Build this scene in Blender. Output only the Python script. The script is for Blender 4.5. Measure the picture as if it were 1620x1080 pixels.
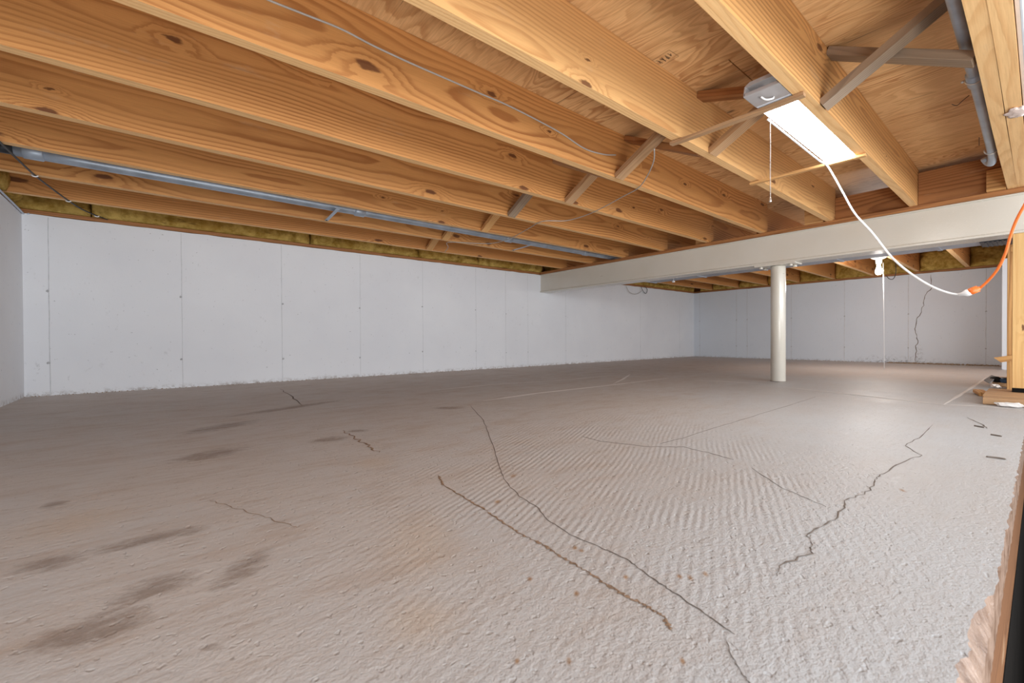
import bpy, bmesh, math, random
from mathutils import Vector, Matrix, noise, Euler

for o in list(bpy.data.objects): bpy.data.objects.remove(o, do_unlink=True)
scn = bpy.context.scene
COL = scn.collection
random.seed(7)

# ------------------------------------------------------------------ camera
F, YAW, PIT, ROL, H = 681.44, math.radians(50.957), math.radians(-0.485), math.radians(-0.286), 0.356
fw = Vector((math.cos(YAW)*math.cos(PIT), math.sin(YAW)*math.cos(PIT), math.sin(PIT)))
rt0 = Vector((math.sin(YAW), -math.cos(YAW), 0)); up0 = rt0.cross(fw)
rt = rt0*math.cos(ROL)+up0*math.sin(ROL); up = -rt0*math.sin(ROL)+up0*math.cos(ROL)
CAM = Vector((0, 0, H))
cd = bpy.data.cameras.new('camera'); cam = bpy.data.objects.new('camera', cd); COL.objects.link(cam)
cam.matrix_world = Matrix(((rt.x, up.x, -fw.x, CAM.x), (rt.y, up.y, -fw.y, CAM.y), (rt.z, up.z, -fw.z, CAM.z), (0, 0, 0, 1)))
cd.sensor_width = 36; cd.lens = 36*F/1620; cd.clip_start = 0.02
cd.dof.use_dof = True; cd.dof.focus_distance = 2.6; cd.dof.aperture_fstop = 8
scn.camera = cam

def at(x, y, ax, v):
    """world point seen at pixel x,y lying on the plane axis=v (used to survey the room once)"""
    d = fw+rt*((x-810)/F)-up*((y-540)/F)
    return CAM+d*((v-CAM[ax])/d[ax])

# ------------------------------------------------------------------ light
scn.view_settings.view_transform = 'Standard'; scn.view_settings.look = 'None'
scn.view_settings.gamma = 1; scn.view_settings.use_curve_mapping = False
scn.view_settings.exposure = 0.16
w = bpy.data.worlds.new('world'); scn.world = w; w.use_nodes = True
w.node_tree.nodes['Background'].inputs[0].default_value = (0.92, 0.95, 1, 1)
w.node_tree.nodes['Background'].inputs[1].default_value = 1.0

def area(name, loc, target, sx, sy, power, color=(1, 1, 1)):
    l = bpy.data.lights.new(name, 'AREA'); l.shape = 'RECTANGLE'; l.size = sx; l.size_y = sy
    l.energy = power; l.color = color
    o = bpy.data.objects.new(name, l); COL.objects.link(o); o.location = loc
    o.rotation_euler = (Vector(target)-Vector(loc)).to_track_quat('-Z', 'Y').to_euler()
    return o
area('added_side_fill', (2.3, -2.6, 0.75), (2.8, 2.5, 0.7), 5.2, 1.0, 104, (.93, .97, 1))  # added unseen fill, evens out the light on walls and joists
area('added_floor_fill', (0.7, -1.9, 1.1), (1.2, 2.2, 0.0), 2.6, 0.3, 27, (.93, .97, 1))  # added unseen fill to brighten the floor
area('added_upward_fill', (0.7, -1.2, -0.3), (1.5, 1.8, 1.3), 2.8, 0.5, 52, (1, .985, .96))  # added unseen uplight to brighten the joists from below

# ------------------------------------------------------------------ layout
L, B, FX, W = -0.675, 3.713, 7.525, 4.011      # left wall, beam face, far wall, long wall
HT, ZJ, ZD = 1.15, 1.18, 1.415                 # wall top, joist underside, deck underside
EDGE, PITX = 0.041, 2.95
YS = [.541+.443*k for k in range(8)]

# ------------------------------------------------------------------ materials
class NT:
    def __init__(s, name, rough=.6, spec=.5):
        s.m = bpy.data.materials.new(name); s.m.use_nodes = True
        s.t = s.m.node_tree; s.n = s.t.nodes; s.b = s.n['Principled BSDF']
        s.b.inputs['Roughness'].default_value = rough
        s.b.inputs['Specular IOR Level'].default_value = spec
    def node(s, typ, ins=None, **kw):
        n = s.n.new(typ)
        for k, v in kw.items(): setattr(n, k, v)
        if ins:
            for k, v in ins.items(): s.put(n.inputs[k], v)
        return n
    def put(s, sock, v):
        if isinstance(v, bpy.types.NodeSocket): s.t.links.new(v, sock)
        elif isinstance(v, tuple) and sock.type == 'RGBA' and len(v) == 3: sock.default_value = v+(1,)
        else: sock.default_value = v
    def math(s, op, a, b=0.0, c=0.0, clamp=False):
        n = s.n.new('ShaderNodeMath'); n.operation = op; n.use_clamp = clamp
        s.put(n.inputs[0], a); s.put(n.inputs[1], b)
        if len(n.inputs) > 2: s.put(n.inputs[2], c)
        return n.outputs[0]
    def noise(s, vec, scale, detail=3, rough=.55, dist=0):
        return s.node('ShaderNodeTexNoise', {'Vector': vec, 'Scale': scale, 'Detail': detail, 'Roughness': rough, 'Distortion': dist}).outputs['Fac']
    def mapr(s, v, a, b, c=0.0, d=1.0, smooth=False):
        n = s.node('ShaderNodeMapRange', {0: v, 1: a, 2: b, 3: c, 4: d})
        if smooth: n.interpolation_type = 'SMOOTHSTEP'
        return n.outputs[0]
    def mix(s, f, a, b, mode='MIX'):
        n = s.n.new('ShaderNodeMix'); n.data_type = 'RGBA'; n.blend_type = mode
        s.put(n.inputs[0], f); s.put(n.inputs[6], a); s.put(n.inputs[7], b); return n.outputs[2]
    def vscale(s, vec, x, y, z):
        n = s.n.new('ShaderNodeVectorMath'); n.operation = 'MULTIPLY'
        s.put(n.inputs[0], vec); n.inputs[1].default_value = (x, y, z); return n.outputs[0]
    def vadd(s, a, b):
        n = s.n.new('ShaderNodeVectorMath'); n.operation = 'ADD'
        s.put(n.inputs[0], a); s.put(n.inputs[1], b); return n.outputs[0]
    def xyz(s, vec):
        n = s.n.new('ShaderNodeSeparateXYZ'); s.put(n.inputs[0], vec); return n.outputs
    def obj(s): return s.node('ShaderNodeTexCoord').outputs['Object']
    def pos(s): return s.node('ShaderNodeNewGeometry').outputs['Position']
    def bump(s, h, dist=.002, strength=1.0, normal=None):
        n = s.node('ShaderNodeBump', {'Height': h, 'Distance': dist, 'Strength': strength})
        if normal: s.put(n.inputs['Normal'], normal)
        return n.outputs[0]
    def done(s, col=None, rough=None, normal=None):
        if col is not None: s.put(s.b.inputs['Base Color'], col)
        if rough is not None: s.put(s.b.inputs['Roughness'], rough)
        if normal is not None: s.put(s.b.inputs['Normal'], normal)
        return s.m

def srgb(r, g, b):
    return tuple(((c/255+.055)/1.055)**2.4 if c > 10 else c/3294 for c in (r, g, b))

def wood(name, light, dark, late=.8, ringf=70, knots=True, grey=0.0, cz=.03, cy=.07, seed=0.0, rough=.62):
    """sawn lumber: growth rings about an off-centre pith running along local X"""
    s = NT(name, rough, .35)
    rnd = s.node('ShaderNodeObjectInfo').outputs['Random']
    off = s.math('MULTIPLY', s.math('ADD', rnd, seed), 37.0)
    cmb = s.node('ShaderNodeCombineXYZ', {0: off, 1: s.math('MULTIPLY', off, .0), 2: 0.0}).outputs[0]
    o = s.obj(); p = s.vadd(o, cmb)
    big = s.noise(s.vscale(p, .8, 3.0, 3.0), 1.0, 2, .5)
    med = s.noise(s.vscale(p, 3.0, 14, 14), 1.0, 3, .6)
    x, y, z = s.xyz(p)[0:3]
    # pith wanders with the piece, so flat-sawn faces show cathedrals
    wy = s.math('ADD', y, s.math('ADD', s.math('MULTIPLY_ADD', s.math('FRACT', s.math('MULTIPLY', rnd, 7.3)), .07, cy-.03), s.math('MULTIPLY_ADD', big, .13, -.065)))
    wz = s.math('ADD', z, s.math('ADD', s.math('MULTIPLY_ADD', s.math('FRACT', s.math('MULTIPLY', rnd, 13.7)), .2, -.1), s.math('MULTIPLY_ADD', s.noise(s.vscale(p, .5, 1, 1), 1.0, 1), .16, -.08)))
    r = s.math('SQRT', s.math('ADD', s.math('MULTIPLY', wy, wy), s.math('MULTIPLY', wz, wz)))
    r = s.math('ADD', r, s.math('MULTIPLY_ADD', med, .012, -.006))
    kmask = None
    if knots:
        kv = s.node('ShaderNodeCombineXYZ', {0: s.math('MULTIPLY_ADD', x, 1.9, .3), 1: s.math('ADD', s.math('MULTIPLY_ADD', z, 5.5, .2), s.math('MULTIPLY', y, 1.5)), 2: 0.0}).outputs[0]
        v = s.node('ShaderNodeTexVoronoi', {'Vector': kv, 'Scale': 1.0}, voronoi_dimensions='2D')
        d = v.outputs['Distance']
        d = s.math('ADD', d, s.math('MULTIPLY_ADD', s.noise(s.vscale(p, 25, 60, 60), 1.0, 3), .1, -.05))
        d = s.math('DIVIDE', d, s.mapr(s.xyz(v.outputs['Color'])[1], 0, 1, .35, 1.25))
        pick = s.math('GREATER_THAN', s.xyz(v.outputs['Color'])[0], .42)
        kmask = s.math('MULTIPLY', s.mapr(d, .085, .045, 0, 1, True), pick)
        r = s.math('ADD', r, s.math('MULTIPLY', s.math('MULTIPLY', s.mapr(d, .34, .02, 0, 1, True), pick), .034))
    fr = s.math('FRACT', s.math('MULTIPLY', r, ringf))
    ring = s.math('MULTIPLY', s.mapr(fr, .35, .85, 0, 1, True), s.mapr(fr, 1.0, .9, 0, 1))
    fib = s.noise(s.vscale(p, 8, 260, 260), 1.0, 3, .7)
    amt = s.math('MULTIPLY', ring, s.mapr(s.noise(s.vscale(p, 1.1, 9, 9), 1.0, 1), .3, .7, late*.45, late))
    col = s.mix(amt, light, dark)
    tone = s.mapr(s.noise(s.vscale(p, 1.5, 7, 7), 1.0, 2), .3, .7, .0, .3)
    col = s.mix(tone, col, tuple(c*.72 for c in light[:3])+(1,))
    col = s.mix(s.mapr(fib, .35, .75, 0, .22), col, tuple(c*.5 for c in dark[:3])+(1,))
    # smudges of lumber-yard dust and planer shine
    dust = s.mapr(s.noise(s.vscale(p, 3, 12, 12), 1.0, 5, .7), .62, .75, 0, .3)
    col = s.mix(dust, col, srgb(205, 180, 150))
    if grey:
        g = s.mapr(s.noise(s.vscale(p, 3, 10, 10), 1.0, 3), .35, .6, grey*.6, grey)
        col = s.mix(g, col, srgb(128, 122, 116))
    if kmask is not None: col = s.mix(s.math('MULTIPLY', kmask, .85), col, srgb(88, 46, 24))
    tv = s.mapr(rnd, 0, 1, -.06, .06)
    hsv = s.node('ShaderNodeHueSaturation', {'Color': col, 'Value': s.math('ADD', 1.0, tv)})
    saw = s.noise(s.vscale(p, 320, 6, 6), 1.0, 1)
    hgt = s.math('ADD', s.math('ADD', s.math('MULTIPLY', fib, .6), s.math('MULTIPLY', ring, .25)), s.math('MULTIPLY', saw, .15))
    return s.done(hsv.outputs[0], None, s.bump(hgt, .0009, .7))

def plain(name, col, rough=.5, metal=0.0, var=.08, scale=30, bumpd=0.0, spec=.5):
    s = NT(name, rough, spec); o = s.obj()
    n = s.noise(o, scale, 4)
    s.b.inputs['Metallic'].default_value = metal
    c = s.mix(s.mapr(n, .3, .7, 0, 1), tuple(v*(1-var) for v in col), tuple(min(1, v*(1+var)) for v in col))
    return s.done(c, s.mapr(n, .3, .7, max(.02, rough-.06), rough+.06), s.bump(n, bumpd) if bumpd else None)

def emit(name, col, strength):
    s = NT(name); s.b.inputs['Base Color'].default_value = (.9, .9, .9, 1)
    s.b.inputs['Emission Color'].default_value = col+(1,); s.b.inputs['Emission Strength'].default_value = strength
    return s.m

M = {}
M['joist'] = wood('pine_joist', srgb(212, 152, 90), srgb(146, 82, 36))
M['litunder'] = wood('pine_painted_lit_underside', srgb(250, 204, 144), srgb(214, 150, 86), late=.5, ringf=90, knots=False, seed=.1)  # paler wood: brighter light on joist undersides put into the colour
M['pale'] = wood('pine_pale', srgb(226, 176, 116), srgb(170, 108, 56), late=.6, ringf=75)
M['bold'] = wood('pine_bold_grain', srgb(222, 170, 108), srgb(140, 82, 38), late=.78, ringf=64, cz=0, cy=.03, seed=.3)
M['darkbrown'] = wood('dark_brown_lumber', srgb(112, 74, 44), srgb(76, 46, 26), knots=False)
M['brown'] = wood('brown_lumber', srgb(178, 122, 74), srgb(120, 72, 40), knots=False)
M['batten'] = wood('batten_wood', srgb(205, 160, 112), srgb(150, 104, 64), ringf=90, knots=False, grey=.25)
M['weather'] = wood('weathered_batten', srgb(172, 144, 114), srgb(120, 92, 66), ringf=90, knots=False, grey=.4)
M['post'] = wood('post_wood', srgb(232, 190, 128), srgb(200, 140, 76), ringf=50, late=.5)

def plywood():
    s = NT('plywood', .6, .3); o = s.pos()
    rnd = s.node('ShaderNodeObjectInfo').outputs['Random']
    p = s.vadd(o, s.node('ShaderNodeCombineXYZ', {0: s.math('MULTIPLY', rnd, 9.0), 1: s.math('MULTIPLY', rnd, 5.0), 2: 0.0}).outputs[0])
    big = s.noise(s.vscale(p, 5.5, 1.6, 1), 1.0, 2, .5, .4)
    lines = s.math('FRACT', s.math('MULTIPLY', s.math('ADD', big, s.math('MULTIPLY', s.noise(s.vscale(p, 30, 8, 1), 1.0, 3), .05)), 19.0))
    ring = s.math('MULTIPLY', s.mapr(lines, .2, .85, 0, 1, True), s.mapr(lines, 1.0, .9, 0, 1))
    fib = s.noise(s.vscale(p, 220, 9, 9), 1.0, 3, .7)
    col = s.mix(s.math('MULTIPLY', ring, s.mapr(s.noise(s.vscale(p, 4, 2, 1), 1.0, 1), .35, .65, .15, .75)), srgb(238, 196, 142), srgb(176, 114, 62))
    col = s.mix(s.mapr(s.noise(s.vscale(p, 2.5, 1, 1), 1.0, 2), .3, .7, 0, .35), col, srgb(214, 160, 104))
    col = s.mix(s.mapr(fib, .4, .75, 0, .35), col, srgb(140, 90, 50))
    v = s.node('ShaderNodeTexVoronoi', {'Vector': s.vscale(p, 8, 3.2, 1), 'Scale': 1.0})
    k = s.math('MULTIPLY', s.mapr(v.outputs['Distance'], .1, .04, 0, .85, True), s.math('GREATER_THAN', s.xyz(v.outputs['Color'])[0], .8))
    col = s.mix(k, col, srgb(80, 50, 34))
    # thin splits along the veneer grain
    sp = s.noise(s.vscale(p, 70, 2.4, 1), 1.0, 2)
    col = s.mix(s.mapr(sp, .735, .755, 0, .7), col, srgb(90, 58, 36))
    return s.done(col, None, s.bump(s.math('ADD', s.math('MULTIPLY', fib, .6), s.math('MULTIPLY', ring, .3)), .0012, .7))
M['ply'] = plywood()

def stain(s, x, y, cx, cy, ang, rx, ry, soft=.5):
    """soft ellipse mask on the plane (a stain that belongs to the surface)"""
    ca, sa = math.cos(ang), math.sin(ang)
    dx = s.math('SUBTRACT', x, cx); dy = s.math('SUBTRACT', y, cy)
    a = s.math('ADD', s.math('MULTIPLY', dx, ca/rx), s.math('MULTIPLY', dy, sa/rx))
    b = s.math('ADD', s.math('MULTIPLY', dx, -sa/ry), s.math('MULTIPLY', dy, ca/ry))
    d = s.math('SQRT', s.math('ADD', s.math('MULTIPLY', a, a), s.math('MULTIPLY', b, b)))
    return s.mapr(d, 1.0, 1-soft, 0, 1, True)
def mx(s, L_):
    m = L_[0]
    for k in L_[1:]: m = s.math('MAXIMUM', m, k)
    return m

def seg_stain(s, x, y, p0, p1, wid):
    """ellipse stain between two surveyed floor points"""
    a, b = at(*p0, 2, 0), at(*p1, 2, 0); d = b-a
    return stain(s, x, y, (a.x+b.x)/2, (a.y+b.y)/2, math.atan2(d.y, d.x), d.length/2*1.35, wid*1.5, .95)

def concrete_floor():
    s = NT('concrete_floor', .5, .5); p = s.pos(); x, y, z = s.xyz(p)[0:3]
    n1 = s.noise(p, 1.1, 3, .5); n2 = s.noise(p, 5, 4, .6); n3 = s.noise(p, 60, 4, .65); n4 = s.noise(s.vscale(p, 5, 26, 1), 1.0, 4, .7)
    col = s.mix(s.mapr(n1, .35, .65, 0, 1), srgb(184, 186, 188), srgb(182, 179, 177))
    # the tan dusty zone to the left, cleaner grey paint towards the opening
    tan = s.math('MULTIPLY', s.mapr(s.math('SUBTRACT', y, s.math('MULTIPLY', x, .42)), -.35, .75, 0, 1, True), s.mapr(n2, .2, .7, .45, 1))
    col = s.mix(s.math('MULTIPLY', tan, .75), col, srgb(188, 176, 166))
    far = s.mapr(y, 2.4, 3.9, 0, 1, True)
    col = s.mix(s.math('MULTIPLY', far, s.mapr(n4, .3, .7, .35, .85)), col, srgb(200, 186, 176))
    farx = s.mapr(x, 4.0, 5.2, 0, 1, True)
    col = s.mix(s.math('MULTIPLY', farx, s.mapr(n4, .3, .7, .4, .9)), col, srgb(198, 187, 180))
    fine = s.noise(s.vscale(p, 9, 70, 1), 1.0, 5, .75)
    col = s.mix(s.math('MULTIPLY', s.mapr(fine, .5, .68, 0, .55), s.math('ADD', s.math('MULTIPLY', tan, .9), .25)), col, srgb(156, 137, 122))
    col = s.mix(s.math('MULTIPLY', s.mapr(s.noise(s.vscale(p, 3, 9, 1), 1.0, 5, .7), .5, .68, 0, .5), s.math('ADD', tan, .2)), col, srgb(166, 146, 130))
    pale = s.mapr(s.noise(s.vscale(p, 6, 14, 1), 1.0, 4, .7), .66, .76, 0, .35)
    col = s.mix(pale, col, srgb(224, 223, 224))
    specks = s.math('MULTIPLY', s.mapr(s.noise(p, 115, 4, .6), .6, .68, 0, .5), s.mapr(n2, .35, .65, .1, 1))
    col = s.mix(specks, col, srgb(110, 96, 84))
    dk = mx(s, [seg_stain(s, x, y, a, b, wd) for a, b, wd in (
        ((0, 905), (150, 878), .035), ((110, 880), (345, 830), .03), ((250, 735), (400, 705), .07), ((270, 690), (420, 662), .07),
        ((320, 665), (560, 630), .05), ((335, 940), (430, 862), .03), ((60, 800), (110, 795), .03), ((540, 683), (590, 680), .03), ((480, 700), (560, 690), .05),
        ((680, 645), (740, 645), .05), ((310, 1025), (360, 1022), .008), ((0, 1040), (260, 960), .05), ((150, 960), (330, 900), .04))])
    col = s.mix(s.mapr(s.math('MULTIPLY', s.math('ADD', dk, s.math('MULTIPLY', s.math('SUBTRACT', s.noise(s.vscale(p, 16, 44, 1), 1.0, 7, .85), .5), 3.4)), s.mapr(dk, .02, .3, 0, 1)), .25, 1.0, 0, .62), col, srgb(112, 92, 76))
    rust = mx(s, [seg_stain(s, x, y, (a-5, b), (a+5, b+1), wd) for a, b, wd in (
        (910, 866, .008), (920, 870, .006), (990, 912, .007), (912, 938, .007), (1075, 911, .006), (1092, 913, .008), (1116, 907, .007), (900, 1045, .006),
        (818, 1045, .005), (812, 752, .015), (787, 793, .012), (838, 915, .006), (1428, 775, .012), (1080, 1045, .006))])
    col = s.mix(s.math('MULTIPLY', rust, s.mapr(n3, .3, .5, .5, .9)), col, srgb(150, 112, 74))
    tan2 = mx(s, [seg_stain(s, x, y, a, b, wd) for a, b, wd in (((0, 860), (220, 800), .09), ((600, 860), (730, 850), .12), ((600, 1000), (720, 960), .05), ((560, 740), (620, 725), .06))])
    col = s.mix(s.math('MULTIPLY', tan2, .4), col, srgb(186, 164, 140))
    # rake ripples left by the screed, strongest in the middle of the slab
    a0, a1 = at(850, 790, 2, 0), at(1010, 640, 2, 0); d = (a1-a0).normalized(); RN = (-d.y, d.x)
    q = s.math('ADD', s.math('MULTIPLY', x, RN[0]), s.math('MULTIPLY', y, RN[1]))
    q = s.math('ADD', q, s.math('MULTIPLY', s.noise(p, 1.0, 1), .05))
    q = s.math('ADD', q, s.math('MULTIPLY', s.noise(p, 14, 3), .012))
    rip = s.math('SINE', s.math('MULTIPLY', q, 400.0))
    c0 = at(950, 730, 2, 0)
    rm = s.math('ADD', stain(s, x, y, c0.x, c0.y, .7, 1.15, .8, .7), .10)
    r2 = s.math('SINE', s.math('MULTIPLY', s.math('ADD', s.math('SUBTRACT', y, s.math('MULTIPLY', x, .25)), s.math('MULTIPLY', s.noise(p, 2.2, 3), .12)), 300.0))
    rm2 = s.math('MULTIPLY', s.mapr(s.math('SUBTRACT', y, s.math('MULTIPLY', x, .5)), .6, 1.3, 0, .28, True), s.mapr(n2, .35, .6, .2, 1))
    grit = s.noise(p, 170, 3, .65); lump = s.noise(s.vscale(p, 38, 60, 1), 1.0, 5, .65)
    near = s.mapr(s.math('ADD', y, s.math('MULTIPLY', x, .12)), .95, .25, 0, 1, True)
    h = s.math('ADD', s.math('MULTIPLY', s.math('MULTIPLY', rip, rm), s.mapr(s.noise(p, 6, 3), .35, .65, .02, .22)), s.math('MULTIPLY', s.math('MULTIPLY', r2, rm2), .25))
    h = s.math('ADD', h, s.math('MULTIPLY', lump, s.math('MULTIPLY_ADD', near, .6, .6)))
    h = s.math('ADD', h, s.math('MULTIPLY', grit, s.math('MULTIPLY_ADD', near, .8, .28)))
    pits = s.mapr(s.noise(p, 70, 2, .4), .64, .72, 0, -.7)
    h = s.math('ADD', h, pits)
    wet = stain(s, x, y, 1.1, .25, 0, 1.7, .8, .8)
    rough = s.math('SUBTRACT', s.math('ADD', s.mapr(n2, .3, .7, .46, .56), s.math('MULTIPLY', tan, .16)), s.math('MULTIPLY', wet, .1))
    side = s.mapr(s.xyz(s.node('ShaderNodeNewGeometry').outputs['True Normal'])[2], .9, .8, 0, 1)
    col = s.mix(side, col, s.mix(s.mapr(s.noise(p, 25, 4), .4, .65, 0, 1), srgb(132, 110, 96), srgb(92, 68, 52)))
    return s.done(col, rough, s.bump(h, .0024, .75))
M['floor'] = concrete_floor()

def painted_wall(name, marks):
    s = NT(name, .62, .35); p = s.pos(); x, y, z = s.xyz(p)[0:3]
    n = s.noise(p, 2.2, 3); f = s.noise(p, 150, 3, .6); m = s.noise(p, 22, 4, .6)
    col = s.mix(s.mapr(n, .3, .7, 0, 1), srgb(228, 230, 235), srgb(234, 236, 240))
    col = s.mix(s.mapr(s.noise(p, 75, 1, .4), .755, .79, 0, .45), col, srgb(120, 120, 122))
    scu = s.math('MULTIPLY', s.mapr(s.noise(s.vscale(p, 30, 30, 16), 1.0, 4, .7), .63, .72, 0, .35), s.mapr(s.noise(p, 2.5, 2), .5, .62, 0, 1))
    col = s.mix(scu, col, srgb(160, 160, 162))
    # dirt splashed along the foot of the wall
    foot = s.math('MULTIPLY', s.mapr(z, .04, .0, 0, 1, True), s.mapr(s.noise(p, 30, 5, .75), .45, .62, .0, .7))
    col = s.mix(foot, col, srgb(140, 128, 118))
    if marks:
        col = s.mix(.4, col, srgb(208, 222, 236))
        a = at(1440, 560, 0, FX)
        md = mx(s, [stain(s, y, z, at(1450, 560, 0, FX).y, .02, 0, .35, .09, .9), stain(s, y, z, at(1399, 572, 0, FX).y, .0, 0, .45, .13, .9),
                    stain(s, y, z, at(1452, 540, 0, FX).y, .1, 0, .07, .2, .9)])
        col = s.mix(s.math('MULTIPLY', md, s.mapr(s.noise(p, 28, 5, .8), .5, .66, 0, .8)), col, srgb(64, 58, 54))
    h = s.math('ADD', s.math('MULTIPLY', f, .4), s.math('MULTIPLY', m, .8))
    return s.done(col, None, s.bump(h, .0018, .45))
M['wall'] = painted_wall('painted_concrete', False); M['wallfar'] = painted_wall('painted_concrete_damp', True)

def beam_paint():
    s = NT('cream_enamel', .25, .9); o = s.pos()
    n = s.noise(o, 120, 3, .6); b = s.noise(o, 3, 2)
    col = s.mix(s.mapr(b, .3, .7, 0, 1), srgb(216, 211, 200), srgb(210, 204, 191))
    sc = s.mapr(s.noise(s.vscale(o, 20, 6, 60), 1.0, 3), .72, .76, 0, .4)
    col = s.mix(sc, col, srgb(150, 138, 124))
    return s.done(col, s.mapr(n, .3, .7, .16, .28), s.bump(s.math('ADD', n, s.math('MULTIPLY', s.noise(o, 30, 2), .8)), .0008, .5))
M['beam'] = beam_paint()
M['duct'] = plain('galvanised_duct', srgb(176, 184, 198), .5, .15, .12, 12)
M['pipe'] = plain('galvanised_pipe', srgb(176, 190, 206), .42, .45, .18, 9, .0006)
M['pipe_dark'] = plain('dark_metal', srgb(70, 74, 80), .45, .7, .2, 20)
M['black'] = plain('black_foam', srgb(14, 13, 13), .8, 0, .2, 30, .001, .2)
M['pitdark'] = plain('painted_pit_darkness', srgb(16, 13, 11), .9, 0, .3, 8, .001, .1)  # near-black colour stands in for the unlit depth of the pit
M['white'] = plain('white_plastic', srgb(232, 232, 232), .35, 0, .03, 20)
M['greywire'] = plain('grey_wire', srgb(176, 172, 166), .45, 0, .08, 20)
M['blackwire'] = plain('black_wire', srgb(52, 50, 48), .5, 0, .2, 20)
M['bluecable'] = plain('pale_blue_cable', srgb(190, 200, 216), .45, 0, .1, 20)
M['orange'] = plain('orange_rubber', srgb(226, 112, 42), .42, 0, .06, 20)
M['porcelain'] = plain('porcelain', srgb(236, 232, 224), .25, 0, .03, 12)
M['chain'] = plain('bead_chain', srgb(214, 210, 204), .3, .7, .1, 40)
M['fixture'] = plain('white_enamel_housing', srgb(176, 172, 172), .35, 0, .03, 20)
M['drywall'] = plain('drywall_edge', srgb(206, 196, 188), .8, 0, .06, 18, .001)
M['drywallblue'] = plain('painted_drywall', srgb(196, 208, 222), .6, 0, .04, 10)
M['putty'] = plain('smeared_plaster', srgb(226, 206, 196), .8, 0, .08, 30, .003)
M['crack'] = plain('crack_dark', srgb(118, 108, 100), .9, 0, .25, 50, 0, .1)
M['crackb'] = plain('crack_crumbled', srgb(142, 118, 98), .9, 0, .35, 90, .002, .1)
M['chalk'] = plain('chalk_white', srgb(220, 216, 212), .8, 0, .06, 40)
M['seam'] = plain('wall_seam_line', srgb(206, 208, 212), .7, 0, .1, 30)
M['tiehole'] = plain('tie_hole', srgb(176, 177, 180), .8, 0, .2, 60)
M['paper'] = plain('crumpled_paper', srgb(228, 224, 220), .8, 0, .06, 30, .002)
M['greytool'] = plain('grey_plastic', srgb(112, 114, 118), .5, 0, .1, 30)
M['bluehandle'] = plain('blue_handle', srgb(50, 78, 108), .45, 0, .2, 20)
M['gravel'] = plain('dirt_crumbs', srgb(158, 136, 112), .95, 0, .3, 60, .003, .1)
M['ink'] = plain('stamp_ink', srgb(96, 72, 52), .8, 0, .2, 60)
M['lens'] = emit('lit_diffuser', (1.0, .985, .965), 19.0)
M['bulb'] = emit('lit_bulb', (1.0, .93, .82), 14.0)

def insulation():
    s = NT('glass_wool', .95, .1); p = s.pos()
    n = s.noise(p, 14, 5, .65); f = s.noise(p, 90, 4, .7); b = s.noise(p, 3.5, 2)
    col = s.mix(s.mapr(n, .35, .62, 0, 1), srgb(150, 118, 50), srgb(214, 182, 104))
    col = s.mix(s.mapr(b, .4, .65, 0, .5), col, srgb(170, 128, 54))
    col = s.mix(s.mapr(s.noise(s.vscale(p, 6, 6, 20), 1.0, 3, .6), .62, .7, 0, .6), col, srgb(96, 66, 30))
    return s.done(col, None, s.bump(s.math('ADD', n, s.math('MULTIPLY', f, .5)), .02, .7))
M['wool'] = insulation()

# ------------------------------------------------------------------ mesh helpers
def link(name, me, mat, parent=None, loc=(0, 0, 0), rot=None):
    o = bpy.data.objects.new(name, me)
    if mat is not None and not me.materials: me.materials.append(M[mat] if isinstance(mat, str) else mat)
    COL.objects.link(o); o.location = loc
    if rot is not None: o.rotation_euler = rot
    if parent is not None: o.parent = parent
    return o
def bm_mesh(bm, name, smooth=False):
    bmesh.ops.recalc_face_normals(bm, faces=bm.faces)
    me = bpy.data.meshes.new(name); bm.to_mesh(me); bm.free()
    if smooth:
        for f in me.polygons: f.use_smooth = True
    return me
def tag(o, label, cat, group=None, kind=None):
    if label: o['label'] = label
    if cat: o['category'] = cat
    if group: o['group'] = group
    if kind: o['kind'] = kind
    return o
def struct(o, label=None):
    o['kind'] = 'structure'
    if label: o['label'] = label
    return o
def empty(name, loc, label, cat, group=None):
    o = bpy.data.objects.new(name, None); COL.objects.link(o); o.location = loc; o.empty_display_size = .1
    return tag(o, label, cat, group)
def add_box(bm, lo, hi, bev=0.0, mtx=None):
    c = [(a+b)/2 for a, b in zip(lo, hi)]; d = [b-a for a, b in zip(lo, hi)]
    g = bmesh.ops.create_cube(bm, size=1.0, matrix=Matrix.Translation(c) @ Matrix.Diagonal((*d, 1)))
    vs = g['verts']
    if bev:
        es = list({e for v in vs for e in v.link_edges})
        r = bmesh.ops.bevel(bm, geom=es, offset=bev, segments=2, affect='EDGES', profile=.6)
        vs = list({v for f in r['faces'] for v in f.verts} | {v for v in vs if v.is_valid})
    if mtx is not None: bmesh.ops.transform(bm, matrix=mtx, verts=vs)
def box(name, lo, hi, mat, parent=None, bev=0.0):
    """box given in world (or parent) coordinates, its origin at its own centre"""
    c = Vector([(a+b)/2 for a, b in zip(lo, hi)])
    bm = bmesh.new(); add_box(bm, [a-k for a, k in zip(lo, c)], [b-k for b, k in zip(hi, c)], bev)
    return link(name, bm_mesh(bm, name), mat, parent, c)
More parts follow.
